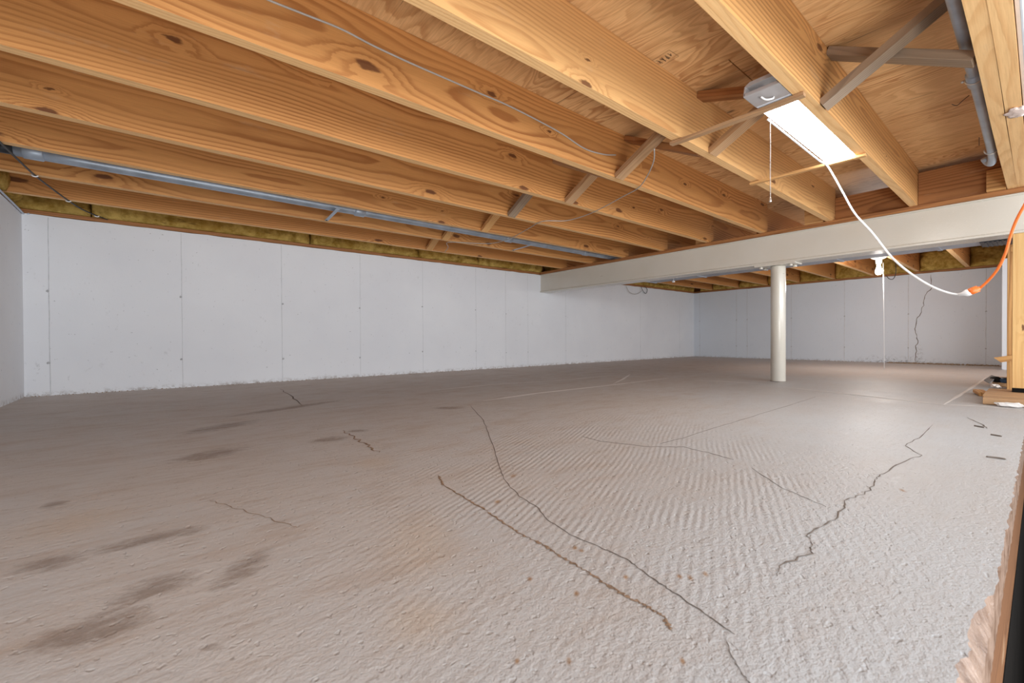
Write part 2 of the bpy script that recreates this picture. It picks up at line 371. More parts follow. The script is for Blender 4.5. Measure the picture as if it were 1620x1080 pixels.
def lumber(name, a, b, wid, thk, mat, parent=None, upv=(0, 0, 1), bev=.0015, warp=0.0, cut=0.0):
    """a stick from a to b: local X along it, wid along local Y, thk along local Z; slightly bowed"""
    a, b = Vector(a), Vector(b); d = b-a; n = d.length; X = d.normalized()
    U = Vector(upv); Yv = U.cross(X).normalized(); Z = X.cross(Yv)
    bm = bmesh.new(); k = 8 if warp else 1
    rings = []
    for i in range(k+1):
        t = i/k; xx = (t-.5)*n; o = warp*math.sin(math.pi*t)
        rings.append([bm.verts.new((xx+cut*s2*(1 if i == k else (-1 if i == 0 else 0)), s1*wid/2+o, s2*thk/2)) for s1, s2 in ((-1, -1), (1, -1), (1, 1), (-1, 1))])
    for i in range(k):
        for j in range(4):
            bm.faces.new((rings[i][j], rings[i][(j+1) % 4], rings[i+1][(j+1) % 4], rings[i+1][j]))
    bm.faces.new(rings[0]); bm.faces.new(rings[-1])
    if bev:
        es = [e for e in bm.edges if abs((e.verts[0].co-e.verts[1].co).x) > n/k*.5 or len({v for v in e.verts}) and e.is_boundary]
        bmesh.ops.bevel(bm, geom=es, offset=bev, segments=1, affect='EDGES')
    o = link(name, bm_mesh(bm, name), mat, parent)
    m = Matrix((( X.x, Yv.x, Z.x, 0), (X.y, Yv.y, Z.y, 0), (X.z, Yv.z, Z.z, 0), (0, 0, 0, 1))); m.translation = (a+b)/2
    if parent is not None: m = Matrix.Translation(-Vector(parent.location)) @ m
    o.matrix_local = m
    return o
def smooth_path(pts, sub=6):
    P = [Vector(p) for p in pts]; out = []
    for i in range(len(P)-1):
        p0 = P[max(i-1, 0)]; p1 = P[i]; p2 = P[i+1]; p3 = P[min(i+2, len(P)-1)]
        for k in range(sub):
            t = k/sub
            out.append(.5*((2*p1)+(p2-p0)*t+(2*p0-5*p1+4*p2-p3)*t*t+(3*p1-p0-3*p2+p3)*t**3))
    out.append(P[-1]); return out
def tube_bm(bm, pts, r, seg=10, cap=True):
    rings = []; n = len(pts); prev = None
    for i, p in enumerate(pts):
        t = (pts[min(i+1, n-1)]-pts[max(i-1, 0)]).normalized()
        if prev is None:
            u = t.orthogonal().normalized()
        else:
            u = (prev-t*prev.dot(t)).normalized()
        prev = u; v = t.cross(u); rr = r[i] if isinstance(r, (list, tuple)) else r
        rings.append([bm.verts.new(p+(u*math.cos(2*math.pi*k/seg)+v*math.sin(2*math.pi*k/seg))*rr) for k in range(seg)])
    for i in range(n-1):
        for k in range(seg):
            bm.faces.new((rings[i][k], rings[i][(k+1) % seg], rings[i+1][(k+1) % seg], rings[i+1][k]))
    if cap: bm.faces.new(rings[0]); bm.faces.new(rings[-1])
def tube(name, pts, r, mat, parent=None, seg=10, sub=6, raw=False):
    P = [Vector(p) for p in pts] if raw else smooth_path(pts, sub)
    o0 = (Vector(parent.location) if parent.get('category') != 'tool' else Vector(parent.location)-Vector((-.02, .012, 0))) if parent is not None else P[0].copy()
    bm = bmesh.new(); tube_bm(bm, [p-o0 for p in P], r, seg)
    return link(name, bm_mesh(bm, name, True), mat, parent, (0, 0, 0) if parent is not None else o0)
def lathe(name, prof, mat, parent=None, loc=(0, 0, 0), seg=32, rot=None):
    bm = bmesh.new(); rings = []
    for r, z in prof: rings.append([bm.verts.new((r*math.cos(2*math.pi*k/seg), r*math.sin(2*math.pi*k/seg), z)) for k in range(seg)])
    for i in range(len(prof)-1):
        for k in range(seg): bm.faces.new((rings[i][k], rings[i][(k+1) % seg], rings[i+1][(k+1) % seg], rings[i+1][k]))
    bm.faces.new(rings[0]); bm.faces.new(rings[-1])
    return link(name, bm_mesh(bm, name, True), mat, parent, loc, rot)
def ribbon(name, pts, wid, mat, parent, nrm=(0, 0, 1), lift=.0006, jag=.0, sub=5, vary=.5, h=.0006):
    """a thin uneven band lying on a surface (crack, chalk line)"""
    P = [Vector(p) for p in pts]; Q = []
    rr = random.Random(len(pts)*31+int(abs(P[0].x)*1000)); N = Vector(nrm)
    for i in range(len(P)-1):
        k = max(1, sub)
        for j in range(k):
            t = j/k; d = (P[i+1]-P[i]); sd = d.cross(N).normalized()
            Q.append(P[i]+d*t+sd*(rr.uniform(-jag, jag) if jag else 0))
    Q.append(P[-1]); bm = bmesh.new(); rows = []; n = len(Q)
    for i, p in enumerate(Q):
        d = (Q[min(i+1, n-1)]-Q[max(i-1, 0)]).normalized(); sd = d.cross(N).normalized()
        taper = min(1, (i+.6)/3, (n-i-.4)/3)
        ww = wid*.5*taper*rr.uniform(1-vary, 1+vary)
        rows.append((bm.verts.new(p-sd*ww+N*lift), bm.verts.new(p+N*(lift+h)), bm.verts.new(p+sd*ww+N*lift)))
    for i in range(n-1):
        for j in (0, 1): bm.faces.new((rows[i][j], rows[i][j+1], rows[i+1][j+1], rows[i+1][j]))
    return link(name, bm_mesh(bm, name), mat, parent)

# ------------------------------------------------------------------ floor slab
def build_floor():
    rr = random.Random(3)
    pts = []
    x = L-.4
    while x < PITX:
        y = EDGE+.004*noise.noise((x*25, 0, 0))+.002*noise.noise((x*80, 3, 0))
        if x < .9: y += .014*max(0, min(1, (.9-x)/.12))+.007*noise.noise((x*22, 7, 0))+.003*noise.noise((x*75, 2, 0))
        pts.append((x, y)); x += .006 if x > 0 else .05
    pts += [(PITX, EDGE), (PITX, -1.4), (FX+.1, -1.4), (FX+.1, W+.05), (L-.4, W+.05)]
    bm = bmesh.new(); top = [bm.verts.new((a, b, 0)) for a, b in pts]
    f = bm.faces.new(top)
    # the broken lip slopes out to the true slab side below the surface
    n = len(pts); low = []; bot = []
    for i, (a, b) in enumerate(pts):
        yy = b
        if i < n-5: yy = EDGE+.002*noise.noise((a*40, 1, 4))
        low.append(bm.verts.new((a, yy if i < n-5 else b, -.022+(.006*noise.noise((a*30, 9, 2)) if i < n-5 else 0))))
        bot.append(bm.verts.new((a, yy if i < n-5 else b, -.08)))
    for i in range(n):
        j = (i+1) % n
        bm.faces.new((top[i], top[j], low[j], low[i])); bm.faces.new((low[i], low[j], bot[j], bot[i]))
    bm.faces.new(bot)
    bmesh.ops.triangulate(bm, faces=[q for q in bm.faces if len(q.verts) > 4])
    return struct(link('floor', bm_mesh(bm, 'floor'), 'floor'), 'rough grey concrete slab with cracks and rake ripples')
floor = build_floor()

def fl(pts): return [at(x, y, 2, 0) for x, y in pts]
ribbon('crack', fl([(745, 642), (765, 665), (775, 690), (783, 715), (790, 740), (800, 762), (822, 785), (850, 803), (866, 822), (895, 842), (935, 860), (985, 881), (1010, 898), (1040, 920), (1055, 930), (1080, 947), (1125, 978), (1162, 1004)]),   .0019, 'crack', floor, jag=.0022)
ribbon('crack', fl([(1150, 1012), (1156, 1035), (1172, 1062), (1185, 1080), (1200, 1110)]), .001, 'crack', floor, jag=.001)
c = ribbon('crumbled_crack', fl([(693, 752), (702, 768), (740, 790), (770, 808), (800, 830), (830, 848), (860, 862), (890, 882), (930, 905), (960, 925), (985, 940), (1020, 957), (1050, 975), (1064, 998)]), .0042, 'crackb', floor, jag=.002, sub=11, vary=.95)
ribbon('crack', fl([(1475, 672), (1458, 690), (1430, 705), (1458, 720), (1430, 730), (1405, 745), (1386, 755), (1385, 765), (1368, 782), (1340, 790), (1335, 803), (1320, 822), (1300, 835), (1275, 845), (1285, 862), (1285, 875), (1235, 892), (1230, 912)]), .0021, 'crack', floor, jag=.004, sub=5, vary=.8)
ribbon('crack', fl([(922, 691), (950, 698), (1029, 707), (1080, 707), (1120, 716), (1160, 727)]), .0018, 'crack', floor, jag=.004, vary=.9)
ribbon('crack', fl([(1190, 740), (1231, 769), (1270, 785), (1307, 802)]), .001, 'crack', floor, jag=.003, vary=.9)
ribbon('crack', fl([(1045, 702), (1080, 693), (1130, 677), (1170, 665), (1245, 642), (1290, 628)]), .002, 'crack', floor, jag=.002, vary=.8)
ribbon('crack', fl([(443, 615), (462, 628), (478, 641)]), .006, 'crack', floor, jag=.008)
ribbon('crack', fl([(540, 681), (560, 692), (580, 703), (600, 716)]), .006, 'crackb', floor, jag=.009, sub=8, vary=.8)
ribbon('crack', fl([(329, 791), (370, 803), (420, 818), (470, 834)]), .0014, 'crackb', floor, jag=.004, sub=8, vary=.8)
ribbon('crack', fl([(1530, 660), (1555, 672), (1562, 678)]), .004, 'crack', floor, jag=.003)
for k, pts in enumerate(([(690, 617), (780, 608), (880, 602), (967, 594)], [(765, 634), (850, 622), (950, 611), (1058, 598)], [(970, 607), (985, 600), (997, 592)],
            [(1100, 601), (1160, 604), (1213, 608)], [(1240, 612), (1330, 622), (1420, 632), (1493, 640), (1560, 643), (1616, 649)], [(1493, 640), (1520, 624), (1545, 608), (1560, 597)])):
    ribbon('chalk_line', fl(pts), (.02, .03, .02, .02, .018, .016)[k], 'chalk', floor, vary=.35, lift=.0009)

# header board and the opening beside the slab, its darkness painted black
hb = lumber('header_board', (L-.3, EDGE+.016, -.166), (PITX-.01, EDGE+.016, -.166), .03, .155, 'darkbrown', bev=.002)
tag(hb, 'brown header board on edge under the broken slab edge at lower right', 'board')
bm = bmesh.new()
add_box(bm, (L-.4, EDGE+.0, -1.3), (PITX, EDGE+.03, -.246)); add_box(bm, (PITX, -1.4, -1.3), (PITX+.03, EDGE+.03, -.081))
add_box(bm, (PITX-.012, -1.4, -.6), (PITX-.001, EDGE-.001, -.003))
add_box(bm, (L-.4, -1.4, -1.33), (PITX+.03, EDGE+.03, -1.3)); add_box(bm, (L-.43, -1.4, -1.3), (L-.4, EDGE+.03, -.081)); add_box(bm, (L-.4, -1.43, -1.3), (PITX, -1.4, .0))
struct(link('painted_dark_pit_sides', bm_mesh(bm, 'pit'), 'pitdark'), 'sides of the opening beside the slab, its darkness painted black')

# ------------------------------------------------------------------ walls
def wallbox(name, lo, hi, mat, label):
    # an uneven top edge, as the pour left it
    bm = bmesh.new(); add_box(bm, lo, hi)
    ax = 0 if hi[0]-lo[0] > hi[1]-lo[1] else 1
    n = int((hi[ax]-lo[ax])/.05)
    for i in range(1, n):
        c0 = [0, 0, 0]; c0[ax] = lo[ax]+(hi[ax]-lo[ax])*i/n; no = [0, 0, 0]; no[ax] = 1
        bmesh.ops.bisect_plane(bm, geom=bm.verts[:]+bm.edges[:]+bm.faces[:], plane_co=c0, plane_no=no)
    for v in bm.verts:
        if v.co.z > .5: v.co.z += .004*noise.noise((v.co.x*9, v.co.y*9, 1))-.001
    return struct(link(name, bm_mesh(bm, name), mat), label)
w_long = wallbox('wall_back', (L-.25, W, -.08), (FX+.25, W+.25, HT), 'wall', 'long white painted concrete wall')
w_left = wallbox('wall_left', (L-.25, -.2, -.08), (L, W, HT), 'wall', 'white concrete wall at the far left edge')
w_far = wallbox('wall_right', (FX, -1.4, -.08), (FX+.25, W, HT), 'wallfar', 'grey-white concrete wall beyond the steel beam')
pl = struct(box('trim_2', (6.75, -.4, 0), (FX-.001, .27, HT), 'wallfar', None, .006), 'white concrete pier at the right end of the far wall')

def seam_long(px, py, wid=.006, z0=.0, z1=HT, proud=.0012):
    X = at(px, py, 1, W).x
    bm = bmesh.new(); k = 9
    rr = random.Random(px)
    rows = []
    for i in range(k+1):
        z = z0+(z1-.01-z0)*i/k; o = rr.uniform(-.0012, .0012); ww = wid*rr.uniform(.5, 1)/2
        rows.append((bm.verts.new((X+o-ww, W-.0003, z)), bm.verts.new((X+o, W-.0003-proud, z)), bm.verts.new((X+o+ww, W-.0003, z))))
    for i in range(k):
        for j in (0, 1): bm.faces.new((rows[i][j], rows[i][j+1], rows[i+1][j+1], rows[i+1][j]))
    link('form_seam', bm_mesh(bm, 'form_seam'), 'seam', w_long); return X
def seam_far(px, py, wid=.008, proud=.0015):
    Y = at(px, py, 0, FX).y; rr = random.Random(px); bm = bmesh.new(); rows = []; k = 9
    for i in range(k+1):
        z = (HT-.01)*i/k; o = rr.uniform(-.002, .002); ww = wid*rr.uniform(.5, 1)/2
        rows.append((bm.verts.new((FX-.0003, Y+o-ww, z)), bm.verts.new((FX-.0003-proud, Y+o, z)), bm.verts.new((FX-.0003, Y+o+ww, z))))
    for i in range(k):
        for j in (0, 1): bm.faces.new((rows[i][j], rows[i][j+1], rows[i+1][j+1], rows[i+1][j]))
    link('form_seam', bm_mesh(bm, 'form_seam'), 'seam', w_far); return Y
def tie(parent, p, nrm, r=.006):
    """snap-tie scar: a little knocked-off stub in a shallow ring"""
    bm = bmesh.new(); N = Vector(nrm); u = N.orthogonal().normalized(); v = N.cross(u); k = 9
    rr = random.Random(int(p.x*100+p.z*1000))
    rad = [rr.uniform(.7, 1.2) for _ in range(k)]
    a = [bm.verts.new(p+(u*math.cos(i*2*math.pi/k)+v*math.sin(i*2*math.pi/k))*r*rad[i]+N*.0006) for i in range(k)]
    b = [bm.verts.new(p+(u*math.cos(i*2*math.pi/k)+v*math.sin(i*2*math.pi/k))*r*.5*rad[i]+N*.004) for i in range(k)]
    for i in range(k): bm.faces.new((a[i], a[(i+1) % k], b[(i+1) % k], b[i]))
    bm.faces.new(b); link('tie_hole', bm_mesh(bm, 'tie_hole'), 'tiehole', parent)
for px, wd in ((78, .006), (288, .004), (446, .005), (570, .004), (669, .004), (753, .005), (800, .006), (835, .004), (895, .005), (1013, .009), (1075, .006)):
    X = seam_long(px, 500, wd)
    for z in (.2, .66): tie(w_long, Vector((X+.006*((px % 3)-1), W, z+.01*((px % 5)-2))), (0, -1, 0), .008 if px < 700 else .006)
for px in (1107, 1165, 1182, 1252, 1336, 1437, 1560):
    Y = seam_far(px, 510)
    for z in (.2, .64): tie(w_far, Vector((FX, Y, z)), (-1, 0, 0), .009)
ribbon('crack', [at(x, y, 0, FX) for x, y in ((1472, 434), (1473, 455), (1463, 472), (1458, 490), (1450, 505), (1448, 520), (1452, 535), (1449, 555), (1450, 577))], .006, 'crack', w_far, nrm=(-1, 0, 0), jag=.012, lift=.001)
# crumbs of dirt swept against the walls
def crumbs(name, a, b, n, spread, size, parent, seed=1):
    rr = random.Random(seed); bm = bmesh.new(); a = Vector(a); b = Vector(b); d = b-a; sd = Vector((-d.y, d.x, 0)).normalized()
    for i in range(n):
        p = a+d*rr.random()+sd*rr.random()**2*spread; s_ = size*rr.uniform(.4, 1.3)
        bmesh.ops.create_icosphere(bm, subdivisions=1, radius=s_, matrix=Matrix.Translation(p+Vector((0, 0, s_*.3))) @ Euler((rr.random()*3, rr.random()*3, rr.random()*3)).to_matrix().to_4x4() @ Matrix.Diagonal((1, rr.uniform(.5, 1), rr.uniform(.4, .8), 1)))
    o = link(name, bm_mesh(bm, name), 'gravel', parent); o['kind'] = 'stuff'; return o
crumbs('dirt_crumbs', (L, W-.004, 0), (FX, W-.004, 0), 500, -.03, .004, floor, 1)
crumbs('dirt_crumbs', (FX-.01, .3, 0), (FX-.01, 1.3, 0), 420, .10, .011, floor, 2)
crumbs('dirt_crumbs', (FX-.006, 1.3, 0), (FX-.006, W, 0), 200, .03, .005, floor, 3)

# ------------------------------------------------------------------ deck (ceiling) in plywood sheets
bm = bmesh.new(); add_box(bm, (L-.25, EDGE, ZD+.02), (FX+.25, W+.25, ZD+.06)); add_box(bm, (PITX+.6, -1.4, ZD+.02), (FX+.25, EDGE, ZD+.06))
ceil = struct(link('ceiling', bm_mesh(bm, 'ceiling'), 'ply'), 'plywood subfloor above the joists')
xs = [L-.25, .404, 1.692, 2.98, 4.268, 5.556, 6.844, FX+.25]; row = 0
for i in range(len(xs)-1):
    ys = [EDGE+.0, 1.85, W+.25] if i % 2 else [EDGE+.0, .762, 3.2, W+.25]
    for j in range(len(ys)-1):
        g = .0015
        box('plywood_panel', (xs[i]+g, ys[j]+g, ZD+.0005*((i+j) % 3)), (xs[i+1]-g, ys[j+1]-g, ZD+.0195), 'ply', ceil, .001)

# stamp print on the sheet between the third and second joists
def stroke(a, b, wd, parent):
    a = Vector(a); b = Vector(b); d = (b-a).normalized(); s_ = Vector((-d.y, d.x, 0))*wd/2; z = Vector((0, 0, -.0006))
    bm = bmesh.new(); bm.faces.new([bm.verts.new(q+z) for q in (a-s_, a+s_, b+s_, b-s_)])
    return bm_mesh(bm, 'ink_mark')
p0 = at(1048, 95, 2, ZD)
rr = random.Random(5); bm = bmesh.new()
def line2(bm, x0, y0, x1, y1, wd):
    a = Vector((x0, y0, 0)); b = Vector((x1, y1, 0)); d = (b-a).normalized(); s_ = Vector((-d.y, d.x, 0))*wd/2
    bm.faces.new([bm.verts.new(q) for q in (a-s_, a+s_, b+s_, b-s_)])
for sx in (-.05, .05): line2(bm, sx, -.03, sx, .03, .0012)
for sy in (-.03, .03): line2(bm, -.05, sy, .05, sy, .0012)
for i in range(5):
    x0 = -.038+i*.017
    for q in range(3): line2(bm, x0+rr.uniform(-.004, .004), rr.uniform(-.018, 0), x0+rr.uniform(-.004, .006), rr.uniform(0, .018), .0022)
link('stamp_print', bm_mesh(bm, 'stamp'), 'ink', ceil, (p0.x, p0.y, ZD-.0008), (0, 0, 1.5))

# ------------------------------------------------------------------ steel beam, nailer, column
bt = HT-.0; bb = .927; bm = bmesh.new(); y0, y1 = -1.4, W+.12
BE = 3.713; BW = .165
prof = [(0, bt), (0, bt-.011), (.074, bt-.016), (.074, bb+.016), (0, bb+.011), (0, bb), (BW, bb), (BW, bb+.011), (.091, bb+.016), (.091, bt-.016), (BW, bt-.011), (BW, bt)]
# the face the room sees is boxed in: web set close behind the flange lip
prof[2] = (.012, bt-.012); prof[3] = (.012, bb+.018); prof[1] = (.0, bt-.008); prof[4] = (0, bb+.012)
va = [bm.verts.new((BE+a, y0, b)) for a, b in prof]; vb = [bm.verts.new((BE+a, y1, b)) for a, b in prof]
for i in range(len(prof)): bm.faces.new((va[i], va[(i+1) % 12], vb[(i+1) % 12], vb[i]))
bm.faces.new(va); bm.faces.new(vb)
es = [e for e in bm.edges if abs(e.verts[0].co.y-e.verts[1].co.y) > 1]
bmesh.ops.bevel(bm, geom=es, offset=.002, segments=2, affect='EDGES')
beam = link('steel_beam', bm_mesh(bm, 'steel_beam'), 'beam'); tag(beam, 'long cream painted steel I-beam carrying the joists', 'beam')
# flange tabs and clips
nail = lumber('nailer_plank', (BE+.078, -1.3, HT+.0155), (BE+.078, W-.01, HT+.0155), .165, .029, 'brown', bev=.002)
tag(nail, 'reddish wood nailer plank lying flat on top of the steel beam', 'plank')
nail2 = lumber('nailer_plank', (BE+.10, -1.3, HT+.0155), (BE+.10, W-.01, HT+.0155), .01, .01, 'brown', bev=0)
bpy.data.objects.remove(nail2, do_unlink=True)
cx, cy = BE+.083, 1.325
colm = empty('support_column', (cx, cy, 0), 'cream round steel column standing under the beam', 'column')
R = .0515
lathe('shaft', [(R-.001, 0), (R, .002), (R, .905), (R-.001, .9125)], 'beam', colm, seg=48)
bm = bmesh.new(); add_box(bm, (-.085, -.145, .913), (.06, .145, .9265), .002); tpl = link('top_plate', bm_mesh(bm, 'top_plate'), 'beam', colm)
for sy in (-1, 1):
    for sx in (-.055, .03):
        lathe('bolt', [(.011, .897), (.013, .9), (.013, .911), (.009, .913)], 'beam', tpl, (sx, sy*.105, 0), 6)
lathe('base_ring', [(R+.002, 0), (R+.003, .002), (R+.001, .004)], 'crack', colm, seg=32)

# flat duct behind the beam
dx0, dx1, dz0, dz1 = BE+.172, BE+.41, .938, 1.135
duct = empty('flat_duct', (dx0, 1.3, dz0), 'flat grey sheet metal duct running behind the steel beam', 'duct')
ye, ys0 = 2.62, -.1; segs = 5
for i in range(segs):
    a = ys0+(ye-ys0)*i/segs; b = ys0+(ye-ys0)*(i+1)/segs
    bm = bmesh.new(); add_box(bm, (dx0-dx0, a-1.3+.004, 0), (dx1-dx0, b-1.3-.004, dz1-dz0), .004)
    link('duct_section', bm_mesh(bm, 'duct_section'), 'duct', duct)
    bm = bmesh.new(); add_box(bm, (-.004, b-1.3-.012, -.004), (dx1-dx0+.004, b-1.3+.012, dz1-dz0+.003), .001)
    link('drive_cleat', bm_mesh(bm, 'drive_cleat'), 'duct', duct)
g = at(1582, 383, 2, .945)
bm = bmesh.new(); add_box(bm, (.02, -1.19, -.012), (.24, -1.05, -.004), .002)
for i in range(6): add_box(bm, (.03, -1.18+i*.02, -.016), (.23, -1.17+i*.02, -.012))
link('grille', bm_mesh(bm, 'grille'), 'pipe_dark', duct)
# small knob hanging under the duct
lathe('damper_knob', [(.006, -.03), (.014, -.026), (.014, -.016), (.005, -.012), (.005, .0)], 'white', duct, (.12, 2.35-1.3, -.002), 12)

# ------------------------------------------------------------------ joists
ORD = ['first', 'second', 'third', 'fourth', 'fifth', 'sixth', 'seventh', 'eighth']
def joist(x0, x1, y0, y1, mat, label, group, z0=ZJ, z1=ZD-.0008):
    bm = bmesh.new(); n = 24; yc = (y0+y1)/2; xc = (x0+x1)/2; zc = (z0+z1)/2; rings = []
    ph = random.random()*9
    for i in range(n+1):
        x = x0+(x1-x0)*i/n; o = .0035*noise.noise((x*.8, ph, 0)); b = .0025*noise.noise((x*.9, ph, 5))
        rings.append([bm.verts.new((x-xc, q-yc+o*(1 if zz == z0 else .3), zz-zc+(b if zz == z0 else 0))) for q, zz in ((y0, z0), (y1, z0), (y1, z1), (y0, z1))])
    for i in range(n):
        for j in range(4): bm.faces.new((rings[i][j], rings[i][(j+1) % 4], rings[i+1][(j+1) % 4], rings[i+1][j]))
    bm.faces.new(rings[0]); bm.faces.new(rings[-1])
    es = [e for e in bm.edges if abs(e.verts[0].co.x-e.verts[1].co.x) > .01]
    bmesh.ops.bevel(bm, geom=es, offset=.0022, segments=2, affect='EDGES')
    bm.normal_update()
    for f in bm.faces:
        if abs(f.normal.z) > .8 and f.calc_center_median().z < 0: f.material_index = 1  # undersides take the wood with light painted in
    me = bm_mesh(bm, 'floor_joist'); me.materials.append(M[mat]); me.materials.append(M['litunder'])
    o = link('floor_joist', me, mat, None, (xc, yc, zc))
    return tag(o, label, 'joist', group)
mats = ['bold', 'pale', 'joist', 'joist', 'joist', 'joist', 'joist', 'joist']
for k in range(8):
    y1 = YS[k]
    lab = ('wide orange-brown joist beside the lit shop light, knotty side toward the opening',
           'joist just left of the shop light with long oval grain loops',
           'joist with a thin grey wire stapled along its side',
           'pine joist next left of the one carrying the grey wire',
           'fifth joist from the shop light, with blotched knots',
           'pine joist directly on the camera side of the long steel pipe',
           'pine joist between the long steel pipe and the last joist',
           'last pine joist, nearest the long white wall and its insulation')[k]
    joist(L-.1, (B+.045 if k in (0, 2) else B+.06), y1-.038, y1, mats[k], lab, 'floor joists between the left wall and the beam')
joist(L-.1, PITX+.72+.09, .0925, .131, 'bold', 'left ply of the doubled joist at the top right', 'doubled joist at the stair opening')
joist(L-.1, PITX+.72+.09, .0515, .0915, 'bold', 'right ply of the doubled joist at the top right, edge to the opening', 'doubled joist at the stair opening')
for k in range(9):
    y0 = .118+.443*k if k else .135
    if y0 > W-.06: continue
    far = ('joist beyond the beam nearest the right-hand wood posts', 'joist beyond the beam just right of the bare bulb', 'joist beyond the beam just left of the bare bulb')
    lab = 'joist beyond the beam at the right, '+'%s from the wood post' % ORD[k] if k < 8 else 'joist beyond the beam closest to the long white wall'
    joist(B+.065, FX+.1, y0-.008, y0+.03, 'joist', lab, 'floor joists beyond the steel beam')

# solid blocking over the beam
def block(k0y, k1y, x, z0, z1, lab, mat='brown'):
    o = box('blocking_board', (x, k0y+.001, z0), (x+.036, k1y-.001, z1), mat, None, .0015)
    me = o.data
    return tag(o, lab, 'block', 'blocking boards above the steel beam')
def block2(ya, yb, x, z0, z1, lab, mat='brown'):
    o = lumber('blocking_board', (x, ya+.002, (z0+z1)/2), (x, yb-.002, (z0+z1)/2), .036, z1-z0, mat)
    return tag(o, lab, 'block', 'blocking boards above the steel beam')
block2(.1315, .503, B+.025, ZJ+.001, ZD-.03, 'brown blocking board over the beam between doubled joist and lit joist')
block2(.541, .946, B+.085-.02, ZJ+.001, ZD-.07, 'brown blocking board over the beam behind the hanging white cord', 'brown')
block2(1.0, 1.12, B-.02+.03, ZJ+.001, ZJ+.13, 'short pale block on the beam in the second bay left of the cord', 'pale')
block2(.131, .21, B-.03+.012, ZJ+.001, ZJ+.12, 'short block tucked against the doubled joist over the beam', 'bold')
block2(1.9, 1.98, B+.05, ZJ+.001, ZJ+.05, 'small wood shim on the beam near the steel bracket', 'pale')

# sill plates on the walls
sp = lumber('sill_plate', (L-.2, W+.075, HT+.016), (FX+.2, W+.075, HT+.016), .14, .026, 'brown', bev=.003)
tag(sp, 'dark brown sill plate along the top of the long white wall', 'plate')
sp = lumber('sill_plate', (FX+.075, -1.3, HT+.016), (FX+.075, W, HT+.016), .14, .026, 'brown', bev=.003)
tag(sp, 'brown sill plate on top of the far wall beyond the beam', 'plate')
sp = lumber('sill_plate', (L-.09, .05, HT+.016), (L-.09, W, HT+.016), .14, .026, 'brown', bev=.003)
tag(sp, 'brown sill plate on the left wall at the picture edge', 'plate')
struct(box('trim_3', (L-.25, W+.16, HT), (FX+.25, W+.2, ZD+.02), 'brown'), 'rim board above the long wall')
struct(box('trim_4', (FX+.16, -1.4, HT), (FX+.2, W+.16, ZD+.02), 'brown'), 'rim board above the far wall')
struct(box('trim_5', (L-.22, -.2, HT), (L-.18, W+.16, ZD+.02), 'brown'), 'rim board above the left wall')

# ------------------------------------------------------------------ insulation batts
def batt(lo, hi, face, label, group, seed):
    """a puffy glass-wool batt; face = axis and sign of the side that bulges"""
    bm = bmesh.new(); lo = Vector(lo); hi = Vector(hi); c = (lo+hi)/2; d = hi-lo
    bmesh.ops.create_cube(bm, size=1.0, matrix=Matrix.Diagonal((*d, 1)))
    for ax in range(3):
        n = max(2, int(d[ax]/.022)); no = Vector((0, 0, 0)); no[ax] = 1
        for i in range(1, n):
            co = Vector((0, 0, 0)); co[ax] = -d[ax]/2+d[ax]*i/n
            bmesh.ops.bisect_plane(bm, geom=bm.verts[:]+bm.edges[:]+bm.faces[:], plane_co=co, plane_no=no)
    ax, sg = face; la = 1-ax
    for v in bm.verts:
        t = 1-abs(v.co[la])/(d[la]/2); u = 1-abs(v.co.z)/(d.z/2)
        q = (v.co+c); onf = (v.co[ax]*sg+d[ax]/2)/d[ax]
        f = noise.noise((q.x*5+seed, q.y*5, q.z*9))*.022+noise.noise((q.x*17, q.y*17+seed, q.z*24))*.011
        crease = -.03*max(0, 1-abs(noise.noise((q.x*3+seed, q.y*3, q.z*5)))*7)
        bulge = min(1, t*9)**.5*min(1, u*3)**.5*.03-.02
        v.co[ax] += sg*onf*(f+bulge+crease)
        if abs(v.co.z) > d.z*.49: v.co.z *= 1-.02*abs(noise.noise((q.x*8, q.y*8, seed)))
    o = link('insulation_batt', bm_mesh(bm, 'insulation_batt', True), 'wool', None, c)
    return tag(o, label, 'insulation', group)
xb = [L-.1, at(143, 322, 1, W-.05).x, 1.0, at(663, 402, 1, W-.05).x, 2.75, 3.735]
LB = ['leftmost yellow insulation batt above the long wall, behind the black wire', 'second yellow insulation batt above the long wall, right of the black wire',
      'yellow insulation batt above the middle of the long wall', 'yellow insulation batt above the long wall left of the beam pocket',
      'short yellow insulation batt ending at the steel beam']
for i in range(5):
    batt((xb[i]+.004, W-.055, ZJ-.003), (xb[i+1]-.004, W+.14, ZD-.004), (1, -1), LB[i], 'insulation batts over the long wall', i*3.1)
batt((B+.2, W-.03, ZJ-.002), (5.6, W+.14, ZD-.004), (1, -1), 'dim insulation batt over the long wall just beyond the beam', 'insulation batts over the long wall', 8)
batt((5.61, W-.03, ZJ-.002), (FX-.02, W+.14, ZD-.004), (1, -1), 'dim insulation batt over the long wall at the far corner', 'insulation batts over the long wall', 9)
fy = [.135]+[.118+.443*k for k in range(1, 9)]
for k in range(9):
    a = fy[k]+.032; b = (fy[k+1]-.01) if k < 8 else W-.05
    if b > W-.13: b = W-.13
    if b-a < .05: continue
    batt((FX-.05, a, ZJ-.002), (FX+.14, b, ZD-.004), (0, -1), 'amber insulation batt over the far wall, %s bay from the right-hand posts' % (ORD+['ninth'])[k], 'insulation batts over the far wall', 20+k)
for k in (5, 6, 7):
    a = YS[k]+.002; b = YS[k+1]-.04 if k < 7 else W-.125
    batt((L-.14, a, ZJ-.002), (L+.03, b, ZD-.004), (0, 1), ('insulation batt above the left wall, third bay from the corner', 'insulation batt above the left wall, second bay from the corner', 'insulation batt above the left wall, in the corner bay')[k-5], 'insulation batts over the left wall', 40+k)

